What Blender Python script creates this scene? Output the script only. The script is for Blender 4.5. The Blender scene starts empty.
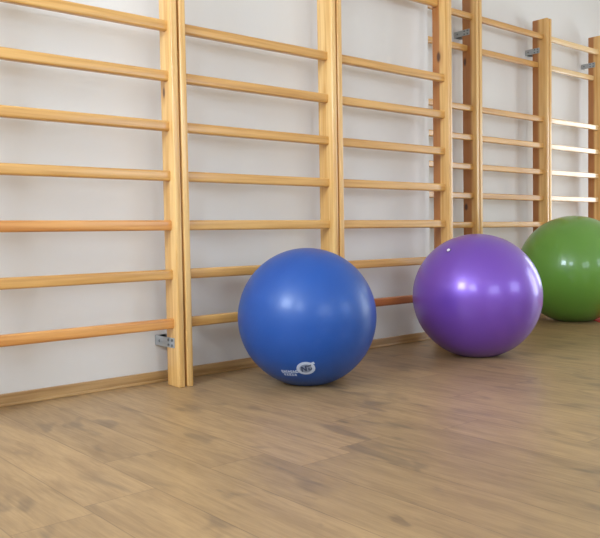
import bpy, bmesh, math, random
from mathutils import Vector, Matrix
random.seed(7)
SC = bpy.context.scene
COL = SC.collection


def srgb(r, g, b):
    def f(c):
        c /= 255.0
        return c / 12.92 if c <= 0.04045 else ((c + 0.055) / 1.055) ** 2.4
    return (f(r), f(g), f(b), 1.0)


# ------------------------------------------------------------------ materials
class NT:
    def __init__(self, name):
        self.m = bpy.data.materials.new(name)
        self.m.use_nodes = True
        self.t = self.m.node_tree
        self.b = self.t.nodes['Principled BSDF']

    def n(self, kind, **kw):
        nd = self.t.nodes.new(kind)
        for k, v in kw.items():
            setattr(nd, k, v)
        return nd

    def put(self, sock, val):
        if isinstance(val, bpy.types.NodeSocket):
            self.t.links.new(val, sock)
        else:
            sock.default_value = val

    def math(self, op, a, b=0.0, c=None, clamp=False):
        nd = self.n('ShaderNodeMath', operation=op, use_clamp=clamp)
        self.put(nd.inputs[0], a)
        self.put(nd.inputs[1], b)
        if c is not None:
            self.put(nd.inputs[2], c)
        return nd.outputs[0]

    def mix(self, fac, a, b, blend='MIX'):
        nd = self.n('ShaderNodeMix', data_type='RGBA', blend_type=blend)
        self.put(nd.inputs[0], fac)
        self.put(nd.inputs[6], a)
        self.put(nd.inputs[7], b)
        return nd.outputs[2]

    def ramp(self, fac, stops):
        nd = self.n('ShaderNodeValToRGB')
        e = nd.color_ramp.elements
        while len(e) < len(stops):
            e.new(0.5)
        for el, (p, c) in zip(e, stops):
            el.position = p
            el.color = c if len(c) == 4 else (*c, 1)
        self.put(nd.inputs[0], fac)
        return nd.outputs[0]

    def step(self, v, lo, hi):
        nd = self.n('ShaderNodeMapRange', interpolation_type='SMOOTHSTEP')
        self.put(nd.inputs[0], v)
        nd.inputs[1].default_value = lo
        nd.inputs[2].default_value = hi
        return nd.outputs[0]

    def obj_co(self):
        return self.n('ShaderNodeTexCoord').outputs['Object']

    def mapping(self, vec, scale=(1, 1, 1), loc=(0, 0, 0)):
        nd = self.n('ShaderNodeMapping')
        self.put(nd.inputs[0], vec)
        self.put(nd.inputs[1], loc)
        nd.inputs[3].default_value = scale
        return nd.outputs[0]

    def noise(self, vec, scale=1.0, detail=3.0, rough=0.55, dist=0.0):
        nd = self.n('ShaderNodeTexNoise')
        self.put(nd.inputs['Vector'], vec)
        nd.inputs['Scale'].default_value = scale
        nd.inputs['Detail'].default_value = detail
        nd.inputs['Roughness'].default_value = rough
        nd.inputs['Distortion'].default_value = dist
        return nd.outputs[0]

    def bump(self, h, strength, dist):
        nd = self.n('ShaderNodeBump')
        nd.inputs['Strength'].default_value = strength
        nd.inputs['Distance'].default_value = dist
        self.put(nd.inputs['Height'], h)
        self.put(self.b.inputs['Normal'], nd.outputs[0])


def wood(name, light, dark, axis, rough=0.36, knots=(), back_band=None, coat=0.45):
    """Lacquered pine, the grain along one axis. knots: (y, z, ry, rz) on a post; heart: (y0, y1) darker band towards the back edge."""
    w = NT(name)
    co = w.obj_co()
    rnd = w.n('ShaderNodeObjectInfo').outputs['Random']
    off = w.n('ShaderNodeCombineXYZ')
    for i, k in enumerate((7.0, 13.0, 5.0)):
        w.put(off.inputs[i], w.math('MULTIPLY', rnd, k))
    sc = {'X': (1.2, 34, 34), 'Z': (34, 34, 1.2), 'Y': (34, 1.2, 34)}[axis]
    v = w.mapping(co, sc, off.outputs[0])
    n1 = w.noise(v, 1.0, 3.0, 0.6, 0.6)
    v2 = w.mapping(co, tuple(s * (3.2 if s > 5 else 2.0) for s in sc), off.outputs[0])
    n2 = w.noise(v2, 1.3, 2.0, 0.5, 0.2)
    f = w.math('ADD', w.math('MULTIPLY', n1, 0.75), w.math('MULTIPLY', n2, 0.25))
    c = w.mix(w.step(f, 0.34, 0.68), light, dark)
    tone = w.math('MULTIPLY_ADD', rnd, 0.16, 0.92)
    tn = w.n('ShaderNodeCombineColor')
    for i in range(3):
        w.put(tn.inputs[i], w.math('POWER', tone, (0.7, 1.0, 1.35)[i]))
    c = w.mix(1.0, c, tn.outputs[0], 'MULTIPLY')
    sep = w.n('ShaderNodeSeparateXYZ')
    w.put(sep.inputs[0], co)
    X, Y, Z = sep.outputs
    if back_band:
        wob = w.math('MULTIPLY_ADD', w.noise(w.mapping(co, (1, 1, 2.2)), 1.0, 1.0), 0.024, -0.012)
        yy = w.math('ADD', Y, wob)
        k = w.step(yy, back_band[0], back_band[1])
        c = w.mix(w.math('MULTIPLY', k, 0.85), c, back_band[2])
    for (ky, kz, ry, rz) in knots:
        dy = w.math('DIVIDE', w.math('SUBTRACT', Y, ky), ry)
        dz = w.math('DIVIDE', w.math('SUBTRACT', Z, kz), rz)
        d = w.math('SQRT', w.math('ADD', w.math('MULTIPLY', dy, dy), w.math('MULTIPLY', dz, dz)))
        core = w.math('SUBTRACT', 1.0, w.step(d, 0.35, 1.0))
        halo = w.math('SUBTRACT', 1.0, w.step(d, 0.8, 2.4))
        c = w.mix(w.math('MULTIPLY', halo, 0.45), c, srgb(176, 112, 52))
        c = w.mix(w.math('MULTIPLY', core, 0.92), c, srgb(74, 36, 18))
    w.put(w.b.inputs['Base Color'], c)
    w.b.inputs['Roughness'].default_value = rough
    w.b.inputs['Coat Weight'].default_value = coat
    w.b.inputs['Coat Roughness'].default_value = 0.18
    w.bump(f, 0.12, 0.002)
    return w.m


P_L, P_D = srgb(234, 192, 124), srgb(205, 150, 76)
BAND_DARK = srgb(160, 92, 36)  # darker brown tone towards the back of some right posts
M = {}
M['rung'] = wood('pine_rung', srgb(218, 168, 96), srgb(190, 136, 64), 'X')
M['rung_orange'] = wood('pine_rung_orange', srgb(218, 156, 84), srgb(186, 118, 52), 'X')
M['rung_red'] = wood('pine_rung_red', srgb(190, 118, 64), srgb(158, 88, 42), 'X')
M['rung_glare'] = wood('pine_rung_glare', srgb(238, 208, 158), srgb(220, 180, 120), 'X', rough=0.24, coat=0.7)  # window glare on the far-right rungs put into a lighter base colour
M['post'] = wood('pine_post', P_L, P_D, 'Z')
M['post_k1'] = wood('pine_post_knot', P_L, P_D, 'Z', knots=[(0.068, 1.235, 0.012, 0.030)])
M['post_k2'] = wood('pine_post_knot_high', P_L, P_D, 'Z', knots=[(0.073, 1.629, 0.019, 0.042)], back_band=(0.058, 0.072, BAND_DARK))
M['post_k3'] = wood('pine_post_two_knots', P_L, P_D, 'Z', knots=[(0.099, 1.842, 0.017, 0.040), (0.096, 0.810, 0.020, 0.034)], back_band=(0.030, 0.055, BAND_DARK))
M['post_dark_back'] = wood('pine_post_dark_back', P_L, P_D, 'Z', back_band=(0.060, 0.085, BAND_DARK))
M['skirt'] = wood('oak_baseboard', srgb(196, 158, 104), srgb(158, 118, 68), 'X', rough=0.42)
M['frame'] = wood('window_wood', srgb(240, 238, 232), srgb(232, 230, 224), 'Z')


def wall_mat(name, col):
    w = NT(name)
    co = w.obj_co()
    n = w.noise(w.mapping(co, (1, 1, 1)), 1.6, 3.0)
    f = w.noise(w.mapping(co, (1, 1, 1)), 90.0, 2.0)
    c = w.mix(w.math('MULTIPLY', n, 0.25), col, tuple(x * 0.93 for x in col[:3]) + (1,))
    w.put(w.b.inputs['Base Color'], c)
    w.b.inputs['Roughness'].default_value = 0.7
    w.bump(f, 0.08, 0.002)
    return w.m


M['wall'] = wall_mat('white_wall_paint', srgb(226, 223, 217))
M['wall_side'] = wall_mat('side_wall_paint', srgb(226, 220, 208))
M['ceiling'] = wall_mat('ceiling_paint', srgb(238, 235, 228))


def floor_mat():
    w = NT('oak_laminate')
    co = w.obj_co()
    sep = w.n('ShaderNodeSeparateXYZ')
    w.put(sep.inputs[0], co)
    X, Y, Z = sep.outputs
    PW, PL = 0.193, 1.285
    xs = w.math('DIVIDE', w.math('ADD', X, 20.05), PW)
    row = w.math('FLOOR', xs)
    fx = w.math('FRACT', xs)
    wn = w.n('ShaderNodeTexWhiteNoise', noise_dimensions='1D')
    w.put(wn.inputs['W'], row)
    ys = w.math('ADD', w.math('DIVIDE', w.math('ADD', Y, 20.0), PL), w.math('MULTIPLY', wn.outputs[0], 3.0))
    idy = w.math('FLOOR', ys)
    fy = w.math('FRACT', ys)
    cmb = w.n('ShaderNodeCombineXYZ')
    w.put(cmb.inputs[0], row)
    w.put(cmb.inputs[1], idy)
    w2 = w.n('ShaderNodeTexWhiteNoise', noise_dimensions='2D')
    w.put(w2.inputs['Vector'], cmb.outputs[0])
    pr = w2.outputs[0]
    off = w.n('ShaderNodeCombineXYZ')
    w.put(off.inputs[0], w.math('MULTIPLY', pr, 31.0))
    w.put(off.inputs[1], w.math('MULTIPLY', pr, 17.0))
    w.put(off.inputs[2], w.math('MULTIPLY', pr, 9.0))
    fine = w.noise(w.mapping(co, (110, 7.0, 1), off.outputs[0]), 1.0, 4.0, 0.62, 0.5)
    mid = w.noise(w.mapping(co, (16, 2.6, 1), off.outputs[0]), 1.0, 4.0, 0.6, 0.7)
    big = w.noise(w.mapping(co, (8.5, 3.4, 1), off.outputs[0]), 1.0, 2.0, 0.5, 0.6)
    f = w.math('ADD', w.math('MULTIPLY', fine, 0.40), w.math('MULTIPLY', mid, 0.60))
    c = w.mix(w.step(f, 0.30, 0.72), srgb(172, 140, 98), srgb(138, 110, 77))
    # smoky smudges and small knots of the oak print
    c = w.mix(w.math('MULTIPLY', w.step(big, 0.56, 0.70), 0.55), c, srgb(100, 82, 64))
    kn = w.noise(w.mapping(co, (15, 7.0, 1), off.outputs[0]), 1.0, 2.0, 0.5, 0.3)
    c = w.mix(w.math('MULTIPLY', w.step(kn, 0.69, 0.82), 0.5), c, srgb(76, 58, 46))
    tone = w.math('MULTIPLY_ADD', pr, 0.28, 0.86)
    tn = w.n('ShaderNodeCombineColor')
    for i in range(3):
        w.put(tn.inputs[i], tone)
    c = w.mix(1.0, c, tn.outputs[0], 'MULTIPLY')
    ex = w.math('MINIMUM', fx, w.math('SUBTRACT', 1.0, fx))
    ey = w.math('MINIMUM', fy, w.math('SUBTRACT', 1.0, fy))
    jx = w.math('SUBTRACT', 1.0, w.step(ex, 0.004, 0.011))
    jy = w.math('SUBTRACT', 1.0, w.step(ey, 0.0006, 0.0018))
    j = w.math('MAXIMUM', jx, jy)
    c = w.mix(w.math('MULTIPLY', j, 0.5), c, srgb(90, 66, 48))
    w.put(w.b.inputs['Base Color'], c)
    w.put(w.b.inputs['Roughness'], w.math('MULTIPLY_ADD', fine, 0.14, 0.30))
    h = w.math('SUBTRACT', w.math('MULTIPLY', fine, 0.3), j)
    w.bump(h, 0.10, 0.001)
    return w.m


M['floor'] = floor_mat()


def ball_mat(name, col, rough, spec=0.5, coat=0.0, coat_rough=0.1, sheen=None, groove=0.15, metallic=0.0):
    w = NT(name)
    co = w.obj_co()
    n = w.noise(w.mapping(co, (1, 1, 1)), 5.0, 2.0)
    c = w.mix(w.math('MULTIPLY', n, 0.35), col, tuple(x * 0.86 for x in col[:3]) + (1,))
    w.put(w.b.inputs['Base Color'], c)
    w.b.inputs['Roughness'].default_value = rough
    w.b.inputs['Metallic'].default_value = metallic
    w.b.inputs['Specular IOR Level'].default_value = spec
    w.b.inputs['Coat Weight'].default_value = coat
    w.b.inputs['Coat Roughness'].default_value = coat_rough
    # fine moulded grooves running round the ball, in two belts either side of its middle
    sep = w.n('ShaderNodeSeparateXYZ')
    w.put(sep.inputs[0], w.n('ShaderNodeTexCoord').outputs['Normal'])
    rot = w.n('ShaderNodeVectorRotate', rotation_type='AXIS_ANGLE')
    w.put(rot.inputs['Vector'], w.n('ShaderNodeTexCoord').outputs['Normal'])
    rot.inputs['Axis'].default_value = (0.8, 0.6, 0.0)
    rot.inputs['Angle'].default_value = 1.05
    s2 = w.n('ShaderNodeSeparateXYZ')
    w.put(s2.inputs[0], rot.outputs[0])
    lat = w.math('ARCSINE', s2.outputs[2])
    a = w.math('ABSOLUTE', lat)
    belt = w.math('MULTIPLY', w.step(a, 0.22, 0.28), w.math('SUBTRACT', 1.0, w.step(a, 0.55, 0.62)))
    ridge = w.math('POWER', w.math('ABSOLUTE', w.math('SINE', w.math('MULTIPLY', lat, 44.0))), 8.0)
    w.bump(w.math('MULTIPLY', belt, ridge), groove, 0.004)
    return w.m


M['blue'] = ball_mat('blue_vinyl', srgb(16, 76, 156), 0.42, 0.5, coat=0.25, coat_rough=0.22, groove=0.05)
M['purple'] = ball_mat('purple_vinyl', srgb(120, 74, 184), 0.38, 0.6, coat=0.6, coat_rough=0.16, groove=0.02, metallic=0.35)
M['green'] = ball_mat('green_vinyl', srgb(98, 146, 54), 0.34, 0.4, coat=0.5, coat_rough=0.08, groove=0.0)


def plain(name, col, rough=0.5, metallic=0.0, var=0.1, scale=30.0):
    w = NT(name)
    n = w.noise(w.mapping(w.obj_co(), (1, 1, 1)), scale, 3.0)
    c = w.mix(w.math('MULTIPLY', n, var * 2), col, tuple(x * 0.7 for x in col[:3]) + (1,))
    w.put(w.b.inputs['Base Color'], c)
    w.b.inputs['Roughness'].default_value = rough
    w.b.inputs['Metallic'].default_value = metallic
    return w.m


M['print'] = plain('pale_print', srgb(196, 208, 226), 0.5, 0, 0.05)
M['print_mid'] = plain('mid_print', srgb(134, 148, 172), 0.5, 0, 0.05)
M['print_dark'] = plain('dark_print', srgb(40, 58, 92), 0.5, 0, 0.05)
M['plug'] = plain('white_plug', srgb(245, 240, 245), 0.35, 0, 0.02)
M['plug_ring'] = plain('purple_seat', srgb(70, 36, 108), 0.4, 0, 0.05)
M['steel'] = plain('galvanised_steel', srgb(176, 180, 182), 0.5, 0.45, 0.15, 60)
M['bolt'] = plain('dark_zinc', srgb(120, 124, 126), 0.45, 0.6, 0.1, 60)
M['mat'] = plain('red_foam', srgb(214, 52, 44), 0.55, 0, 0.06, 40)


# ------------------------------------------------------------------ mesh helpers
def link(name, bm, mat, parent=None, smooth=False, angle=None):
    bmesh.ops.recalc_face_normals(bm, faces=bm.faces[:])
    me = bpy.data.meshes.new(name)
    bm.to_mesh(me)
    bm.free()
    if smooth:
        for p in me.polygons:
            p.use_smooth = True
        if angle:
            me.set_sharp_from_angle(angle=math.radians(angle))
    for m in (mat if isinstance(mat, (list, tuple)) else [mat]):
        me.materials.append(m)
    o = bpy.data.objects.new(name, me)
    COL.objects.link(o)
    if parent:
        o.parent = parent
    return o


def box(bm, a, b, bev=0.0, seg=2):
    r = bmesh.ops.create_cube(bm, size=1.0)
    vs = r['verts']
    for v in vs:
        v.co = Vector([(a[i] + b[i]) / 2 + v.co[i] * (b[i] - a[i]) for i in range(3)])
    if bev:
        es = list({e for v in vs for e in v.link_edges})
        bmesh.ops.bevel(bm, geom=es, offset=bev, segments=seg, profile=0.5, affect='EDGES')


def cyl(bm, c, axis, r, h, seg=20, r2=None):
    z = Vector(axis).normalized()
    rot = z.to_track_quat('Z', 'Y').to_matrix().to_4x4()
    bmesh.ops.create_cone(bm, cap_ends=True, segments=seg, radius1=r, radius2=r if r2 is None else r2, depth=h,
                          matrix=Matrix.Translation(Vector(c)) @ rot)


def tag(o, label, cat, group=None):
    o['label'] = label
    o['category'] = cat
    if group:
        o['group'] = group


def struct(o):
    o['kind'] = 'structure'
    return o


# ------------------------------------------------------------------ room
XL, XR, YF, ZC = -3.2, 5.5, -5.2, 3.0
YB, YR, XK = 0.19, 0.752, 1.813       # near wall plane, recessed wall plane, corner between them

bm = bmesh.new()
box(bm, (XL - .15, YF - .15, -.12), (XR + .15, YR + .3, 0))
struct(link('floor', bm, M['floor']))
bm = bmesh.new()
box(bm, (XL - .15, YF - .15, ZC), (XR + .15, YR + .3, ZC + .12))
struct(link('ceiling', bm, M['ceiling']))
bm = bmesh.new()
box(bm, (XL - .15, YB, 0), (XK, YR + .15, ZC))
struct(link('wall_back', bm, M['wall']))
bm = bmesh.new()
box(bm, (XK, YR, 0), (XR + .15, YR + .15, ZC))
struct(link('wall_recess', bm, M['wall']))


def wall_with_windows(name, fixed, lo, hi, along, openings, mat, out):
    """A wall of thickness 0.15 with rectangular openings (a0, a1, z0, z1), sorted along its length."""
    bm = bmesh.new()
    t0, t1 = (fixed, fixed + out * .15) if out > 0 else (fixed + out * .15, fixed)

    def piece(a0, a1, z0, z1):
        if a1 - a0 < 1e-4 or z1 - z0 < 1e-4:
            return
        if along == 'y':
            box(bm, (t0, a0, z0), (t1, a1, z1))
        else:
            box(bm, (a0, t0, z0), (a1, t1, z1))
    cur = lo
    for (a0, a1, z0, z1) in openings:
        piece(cur, a0, 0, ZC)
        piece(a0, a1, 0, z0)
        piece(a0, a1, z1, ZC)
        cur = a1
    piece(cur, hi, 0, ZC)
    return struct(link(name, bm, mat))


LW = [(-3.7, -2.5, 1.65, 2.85), (-1.75, -0.65, 1.65, 2.85)]
RW = [(-3.0, -1.5, 0.12, 2.3), (-.62, .14, 0.35, 1.95)]
FW = [(-1.6, 0.2, 1.0, 2.45), (2.0, 3.8, 1.0, 2.45)]
wall_with_windows('wall_left', XL, YF - .15, YB, 'y', LW, M['wall_side'], -1)
wall_with_windows('wall_right', XR, YF - .15, YR, 'y', RW, M['wall_side'], 1)
wall_with_windows('wall_front', YF, XL, XR, 'x', FW, M['wall_side'], -1)

n = 0
for (side, ops) in (('l', LW), ('r', RW), ('f', FW)):
    for (a0, a1, z0, z1) in ops:
        n += 1
        bm = bmesh.new()
        w = .055

        def fr(p0, p1, q0, q1):
            if side == 'f':
                box(bm, (p0, YF - .11, q0), (p1, YF - .05, q1), .004)
            else:
                x = XL - .11 if side == 'l' else XR + .05
                box(bm, (x, p0, q0), (x + .06, p1, q1), .004)
        fr(a0, a0 + w, z0, z1)
        fr(a1 - w, a1, z0, z1)
        fr(a0 + w, a1 - w, z0, z0 + w)
        fr(a0 + w, a1 - w, z1 - w, z1)
        if side != 'l':
            m = (a0 + a1) / 2
            fr(m - .035, m + .035, z0 + w, z1 - w)
        struct(link('window_%d' % n, bm, M['frame']))

bm = bmesh.new()
box(bm, (XL, YB - .014, 0), (XK, YB, .048), .003)
box(bm, (XL, YB - .018, 0), (XK, YB - .004, .012), .003)
struct(link('baseboard_back', bm, M['skirt']))
bm = bmesh.new()
box(bm, (XK + .002, YR - .014, 0), (XR, YR, .048), .003)
struct(link('baseboard_recess', bm, M['skirt']))

# ------------------------------------------------------------------ wall bars
W, TH, HT = 0.9, 0.030, 2.287
GAP = 0.0105
S, Z5 = 0.2061, 0.6809
RZ = [Z5 + (5 - k) * S for k in (7, 6, 5, 4, 3, 2, 1)]       # seven evenly spaced rungs, from the lowest up
RUNGS = [(z, .048) for z in RZ] + [(RZ[-1] + .4304, .092), (RZ[-1] + .6424, .048)]


def post_bm(x0, x1, DP):
    bm = bmesh.new()
    box(bm, (x0, 0, 0), (x1, DP, HT), .0055, 3)
    return bm


def rung_mesh(W):
    """An oval-cornered bar, slightly fuller in the middle of each face."""
    bm = bmesh.new()
    hz, hy, r = .0215, .0165, .0085
    prof = []
    for cy, cz, a0 in ((hy - r, hz - r, 0), (-hy + r, hz - r, 90), (-hy + r, -hz + r, 180), (hy - r, -hz + r, 270)):
        for i in range(6):
            a = math.radians(a0 + 90 * i / 5)
            prof.append((cy + r * math.cos(a), cz + r * math.sin(a)))
    x0, x1 = GAP / 2 + TH - .012, W - GAP / 2 - TH + .012
    rings = []
    for i in range(13):
        x = x0 + (x1 - x0) * i / 12
        rings.append([bm.verts.new((x, y, z)) for y, z in prof])
    for a, b in zip(rings, rings[1:]):
        for i in range(len(prof)):
            j = (i + 1) % len(prof)
            bm.faces.new((a[i], a[j], b[j], b[i]))
    bm.faces.new(rings[0])
    bm.faces.new(rings[-1])
    return bm


def bracket(parent, xface, z, sgn, gap, DP):
    """Flat steel strap from the wall to the inner face of a post, with its foot turned behind the post."""
    bm = bmesh.new()
    t = .003
    xa, xb = (xface, xface + sgn * t)
    lo, hi = min(xa, xb), max(xa, xb)
    yb = DP + gap - .001
    box(bm, (lo, DP - .066, z - .021), (hi, yb, z + .021), .0008, 1)
    fx = sorted((xface + sgn * t, xface - sgn * .05))
    box(bm, (fx[0], yb - t, z - .021), (fx[1], yb, z + .021), .0008, 1)
    # pressed ridge along the strap
    box(bm, (min(xa, xb + sgn * .002), .062, z - .004), (max(xa, xb + sgn * .002), yb - .01, z + .004), .0012, 1)
    o = link('wall_bracket', bm, M['steel'], parent)
    o['label'] = 'grey steel strap bracket'
    for (y, dz) in ((DP - .050, .011), (DP - .050, -.011), (DP - .022, .011), (DP - .022, -.011), (DP + gap * .55, .0)):
        bm = bmesh.new()
        cyl(bm, (xface + sgn * (t + .0015), y, z + dz), (1, 0, 0), .0058, .004, 14)
        link('bolt', bm, M['bolt'], o)
    return o


GROUP = 'wooden wall bars fixed along the wall'
UNITS = [
    # x, y, width, post depth, label, right post material, rung overrides {index from the lowest: material}
    (-W, 0, W, .096, 'pine wall bars cut by the left picture edge, steel bracket low on right post', 'post_k1', {2: 'rung_orange', 0: 'rung_orange'}),
    (0, 0, W, .106, 'pine wall bars directly behind the blue exercise ball', 'post', {}),
    (W, 0, W, .120, 'pine wall bars between blue and purple balls, long dark knot high on right post', 'post_k2', {0: 'rung_red'}),
    (2.8165 - W, .56, W, .122, 'set-back pine wall bars glimpsed in the narrow gap behind the knotted post', 'post_k3', {}),
    (2.8165, .56, .906, .130, 'set-back pine wall bars rising between the purple and green balls, steel bracket near post top', 'post_dark_back', {k: 'rung' for k in range(9)}),
    (2.8165 + .906, .56, .86, .130, 'set-back pine wall bars behind the green ball at right, with pale glaring rungs', 'post_dark_back',
     {k: 'rung_glare' for k in range(9)}),
]
proto_rung = None
for (x, y, W, DP, label, pm, over) in UNITS:
    root = bpy.data.objects.new('wall_bars', None)
    COL.objects.link(root)
    root.location = (x, y, 0)
    root.empty_display_size = .2
    tag(root, label, 'wall bars', GROUP)
    # the posts' grain is laid out in the object's own coordinates: y from the front edge, z from the floor
    link('side_post', post_bm(GAP / 2, GAP / 2 + TH, DP), M['post'], root, True, 40)
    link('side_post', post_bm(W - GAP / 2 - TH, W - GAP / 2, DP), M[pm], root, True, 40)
    for i, (z, yr) in enumerate(RUNGS):
        mk = over.get(i, 'rung')
        o = link('rung', rung_mesh(W), M[mk], root, True, 50)
        o.location = (0, yr, z)
    gap = (YB - DP) if y == 0 else (YR - y - DP)
    for (xf, sgn) in ((W - GAP / 2 - TH, -1), (GAP / 2 + TH, 1)):
        bracket(root, xf, .186, sgn, gap, DP)
        bracket(root, xf, 2.047, sgn, gap, DP)


# ------------------------------------------------------------------ balls
def ball_bm(R, q=.97, flat=.955, seg=96, rings=64):
    """An inflated ball, a little sat down, with a flat foot where it meets the floor. Origin at the floor contact."""
    bm = bmesh.new()
    bmesh.ops.create_uvsphere(bm, u_segments=seg, v_segments=rings, radius=1.0)
    cz = R * q * flat
    for v in bm.verts:
        z = cz + v.co.z * R * q
        k = 1.0
        if z < .25 * R:
            k = 1 + .012 * (1 - max(z, 0) / (.25 * R))
        v.co = Vector((v.co.x * R * k, v.co.y * R * k, max(z, 0.0)))
    bmesh.ops.remove_doubles(bm, verts=bm.verts[:], dist=1e-5)
    return bm, cz


def ball(R, x, y, mat, q, flat, label):
    bm, cz = ball_bm(R, q, flat)
    o = link('exercise_ball', bm, mat, None, True)
    o.location = (x, y, 0)
    tag(o, label, 'exercise ball', 'inflated exercise balls on the floor')
    return o, cz


BL, cb = ball(.2955, .4286, -.2864, M['blue'], .995, .96, 'blue exercise ball with a round pale printed emblem near its base')
PU, cp = ball(.3253, 1.5185, -.3613, M['purple'], .976, .96, 'purple pearly exercise ball with a white valve plug, middle of the three')
GR, cg = ball(.3775, 3.213, .069, M['green'], .992, .955, 'glossy green exercise ball at right, partly cut by the picture edge')


def surf(R, q, cz, d):
    """Point and normal on a ball's surface in direction d from its middle (ball coordinates)."""
    d = Vector(d).normalized()
    t = 1 / math.sqrt((d.x * d.x + d.y * d.y) / R ** 2 + d.z ** 2 / (R * q) ** 2)
    p = d * t
    nrm = Vector((p.x / R ** 2, p.y / R ** 2, p.z / (R * q) ** 2)).normalized()
    return p + Vector((0, 0, cz)), nrm


# valve plug of the purple ball
PLUG_DIR = (-0.672, 0.019, 0.74)
p, nr = surf(.3253, .976, cp, PLUG_DIR)
bm = bmesh.new()
cyl(bm, p + nr * .0005, nr, .013, .004, 28, .011)
ring = link('plug_seat', bm, M['plug_ring'], PU, True, 40)
bm = bmesh.new()
cyl(bm, p + nr * .004, nr, .0085, .006, 24, .0070)
link('valve_plug', bm, M['plug'], PU, True, 40)['label'] = 'small white valve plug'


# printed emblem of the blue ball: shapes drawn in metres on the surface around a centre direction
def decal(name, shapes, mat, cdir, roll, lift, parent, R, q, cz):
    c = Vector(cdir).normalized()
    rt = c.cross(Vector((0, 0, -1))).normalized()
    if rt.dot(Vector((0.76, -0.65, 0))) < 0:
        rt = -rt
    up = rt.cross(c).normalized()
    if up.z < 0:
        up = -up
    cr, sr = math.cos(roll), math.sin(roll)
    bm = bmesh.new()
    for quad_strip in shapes:
        rows = []
        for (a, b) in quad_strip:
            row = []
            for (u, v) in (a, b):
                uu, vv = u * cr - v * sr, u * sr + v * cr
                p, nr = surf(R, q, cz, c + rt * (uu / R) + up * (vv / R))
                row.append((bm.verts.new(p + nr * lift), bm.verts.new(p - nr * .001)))
            rows.append(row)
        for r0, r1 in zip(rows, rows[1:]):
            (a, a2), (b, b2) = r0
            (d, d2), (e, e2) = r1
            for f in ((a, b, e, d), (a2, d2, e2, b2), (a, d, d2, a2), (b, b2, e2, e)):
                bm.faces.new(f)
        for r in (rows[0], rows[-1]):
            (a, a2), (b, b2) = r
            try:
                bm.faces.new((a, b, b2, a2))
            except ValueError:
                pass
    return link(name, bm, mat, parent, False)


def ring_strip(cx, cy, rx, ry, w, a0=0, a1=360, n=40):
    out = []
    for i in range(n + 1):
        a = math.radians(a0 + (a1 - a0) * i / n)
        out.append(((cx + (rx - w) * math.cos(a), cy + (ry - w) * math.sin(a)), (cx + rx * math.cos(a), cy + ry * math.sin(a))))
    return out


def stroke(pts, w):
    out = []
    for i, p in enumerate(pts):
        a = Vector(pts[max(0, i - 1)])
        b = Vector(pts[min(len(pts) - 1, i + 1)])
        t = (b - a).normalized()
        nn = Vector((-t.y, t.x)) * w / 2
        out.append((tuple(Vector(p) - nn), tuple(Vector(p) + nn)))
    return out


LOGO_DIR = (-0.523, -0.56, -0.602)
args = (LOGO_DIR, math.radians(14))
pale = [ring_strip(0, 0, .038, .037, .0125)]
pale.append(stroke([(.024, .016), (.033, .021), (.041, .022)], .012))
tail = []
for (y0, x0, x1) in ((-.009, -.112, -.036), (-.034, -.106, -.044)):
    # two short lines of small worn print, too small to read
    k = int((x1 - x0) / .0105)
    for i in range(k):
        a = x0 + (x1 - x0) * i / k
        if i % 2:
            tail.append(stroke([(a, y0 - .006), (a + .003, y0 + .006), (a + .007, y0 - .005)], .0042))
        else:
            tail.append(ring_strip(a + .0038, y0, .0048, .0070, .0034, 20, 330, 12))
tail.append(stroke([(-.112, -.0215), (-.075, -.0215), (-.036, -.0170)], .0032))
decal('printed_emblem', pale + tail, M['print'], *args, .0007, BL, .2955, .995, cb)['label'] = 'pale round emblem with two short lines of print'
disc = [ring_strip(0, 0, .0262, .0252, .0260)]
decal('emblem_field', disc, M['print_mid'], *args, .0005, BL, .2955, .995, cb)['label'] = 'grey blue field inside the emblem'
dark = [stroke([(-.018, -.014), (-.014, .015)], .0055), stroke([(-.014, .015), (-.001, -.013)], .0055),
        stroke([(-.001, -.013), (.003, .016)], .0055), stroke([(.003, .016), (.013, .012), (.026, .015)], .005),
        stroke([(.010, -.012), (.013, .002)], .005), stroke([(.010, -.012), (.019, -.010), (.023, -.002)], .004),
        ]
decal('emblem_lettering', dark, M['print_dark'], *args, .0013, BL, .2955, .995, cb)['label'] = 'dark lettering inside the emblem'

# ------------------------------------------------------------------ red mat
bm = bmesh.new()
box(bm, (0, 0, 0), (1.7, .62, .003), .001, 2)
mt = link('exercise_mat', bm, M['mat'], None, True, 40)
mt.location = (3.0941, -0.2542, 0)
mt.rotation_euler = (0, 0, math.atan2(-.67, .74))
tag(mt, 'red exercise mat on the floor past the green ball, at right picture edge', 'mat')

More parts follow.
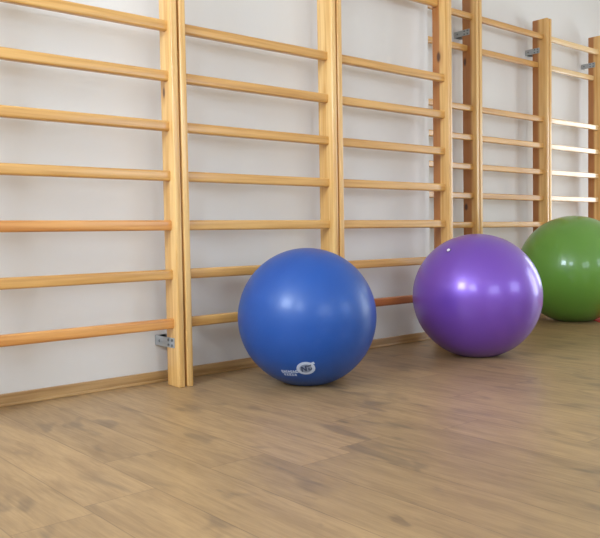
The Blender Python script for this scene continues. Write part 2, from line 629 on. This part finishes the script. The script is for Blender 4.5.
# ------------------------------------------------------------------ light
wd = bpy.data.worlds.new('World')
SC.world = wd
wd.use_nodes = True
bg = wd.node_tree.nodes['Background']
bg.inputs[0].default_value = (0.80, 0.92, 1.08, 1)
bg.inputs[1].default_value = 1.0


def area(name, loc, direction, sx, sy, power, col=(1, 1, 1)):
    l = bpy.data.lights.new(name, 'AREA')
    l.shape = 'RECTANGLE'
    l.size, l.size_y = sx, sy
    l.energy = power
    l.color = col
    o = bpy.data.objects.new(name, l)
    COL.objects.link(o)
    o.location = loc
    o.rotation_euler = Vector(direction).to_track_quat('-Z', 'Y').to_euler()


DAY = (0.80, 0.95, 1.15)
for (a0, a1, z0, z1), pw in zip(LW, (60, 122)):
    area('daylight_left', (XL - .16, (a0 + a1) / 2, (z0 + z1) / 2), (1, 0, 0), a1 - a0, z1 - z0, pw, DAY)
for (a0, a1, z0, z1), pw in zip(RW, (60, 22)):
    area('daylight_right', (XR + .16, (a0 + a1) / 2, (z0 + z1) / 2), (-1, 0, 0), a1 - a0, z1 - z0, pw, (0.82, 0.93, 1.04))
for (a0, a1, z0, z1) in FW:
    area('daylight_front', ((a0 + a1) / 2, YF - .16, (z0 + z1) / 2), (0, 1, 0), a1 - a0, z1 - z0, 42, DAY)

# ------------------------------------------------------------------ camera
cd = bpy.data.cameras.new('camera')
cam = bpy.data.objects.new('camera', cd)
COL.objects.link(cam)
fw = Vector((0.64940245, 0.75905285, -0.04599164))
rt = Vector((0.75925775, -0.65057985, -0.01653861))
up = Vector((0.04247491, 0.0241793, 0.99880491))
m = Matrix((rt, up, -fw)).transposed().to_4x4()
m.translation = Vector((-1.69880328, -2.73160881, 0.63612053))
cam.matrix_world = m
cd.sensor_fit = 'HORIZONTAL'
cd.sensor_width = 36.0
cd.lens = 761.082 * 36.0 / 600.0
cd.clip_start = .05
SC.camera = cam

SC.view_settings.view_transform = 'Standard'
SC.view_settings.look = 'None'
SC.view_settings.gamma = 1
SC.view_settings.use_curve_mapping = False
SC.view_settings.exposure = 0.0
SC.cycles.use_denoising = True
SC.cycles.max_bounces = 10
SC.cycles.diffuse_bounces = 6
SC.cycles.glossy_bounces = 4
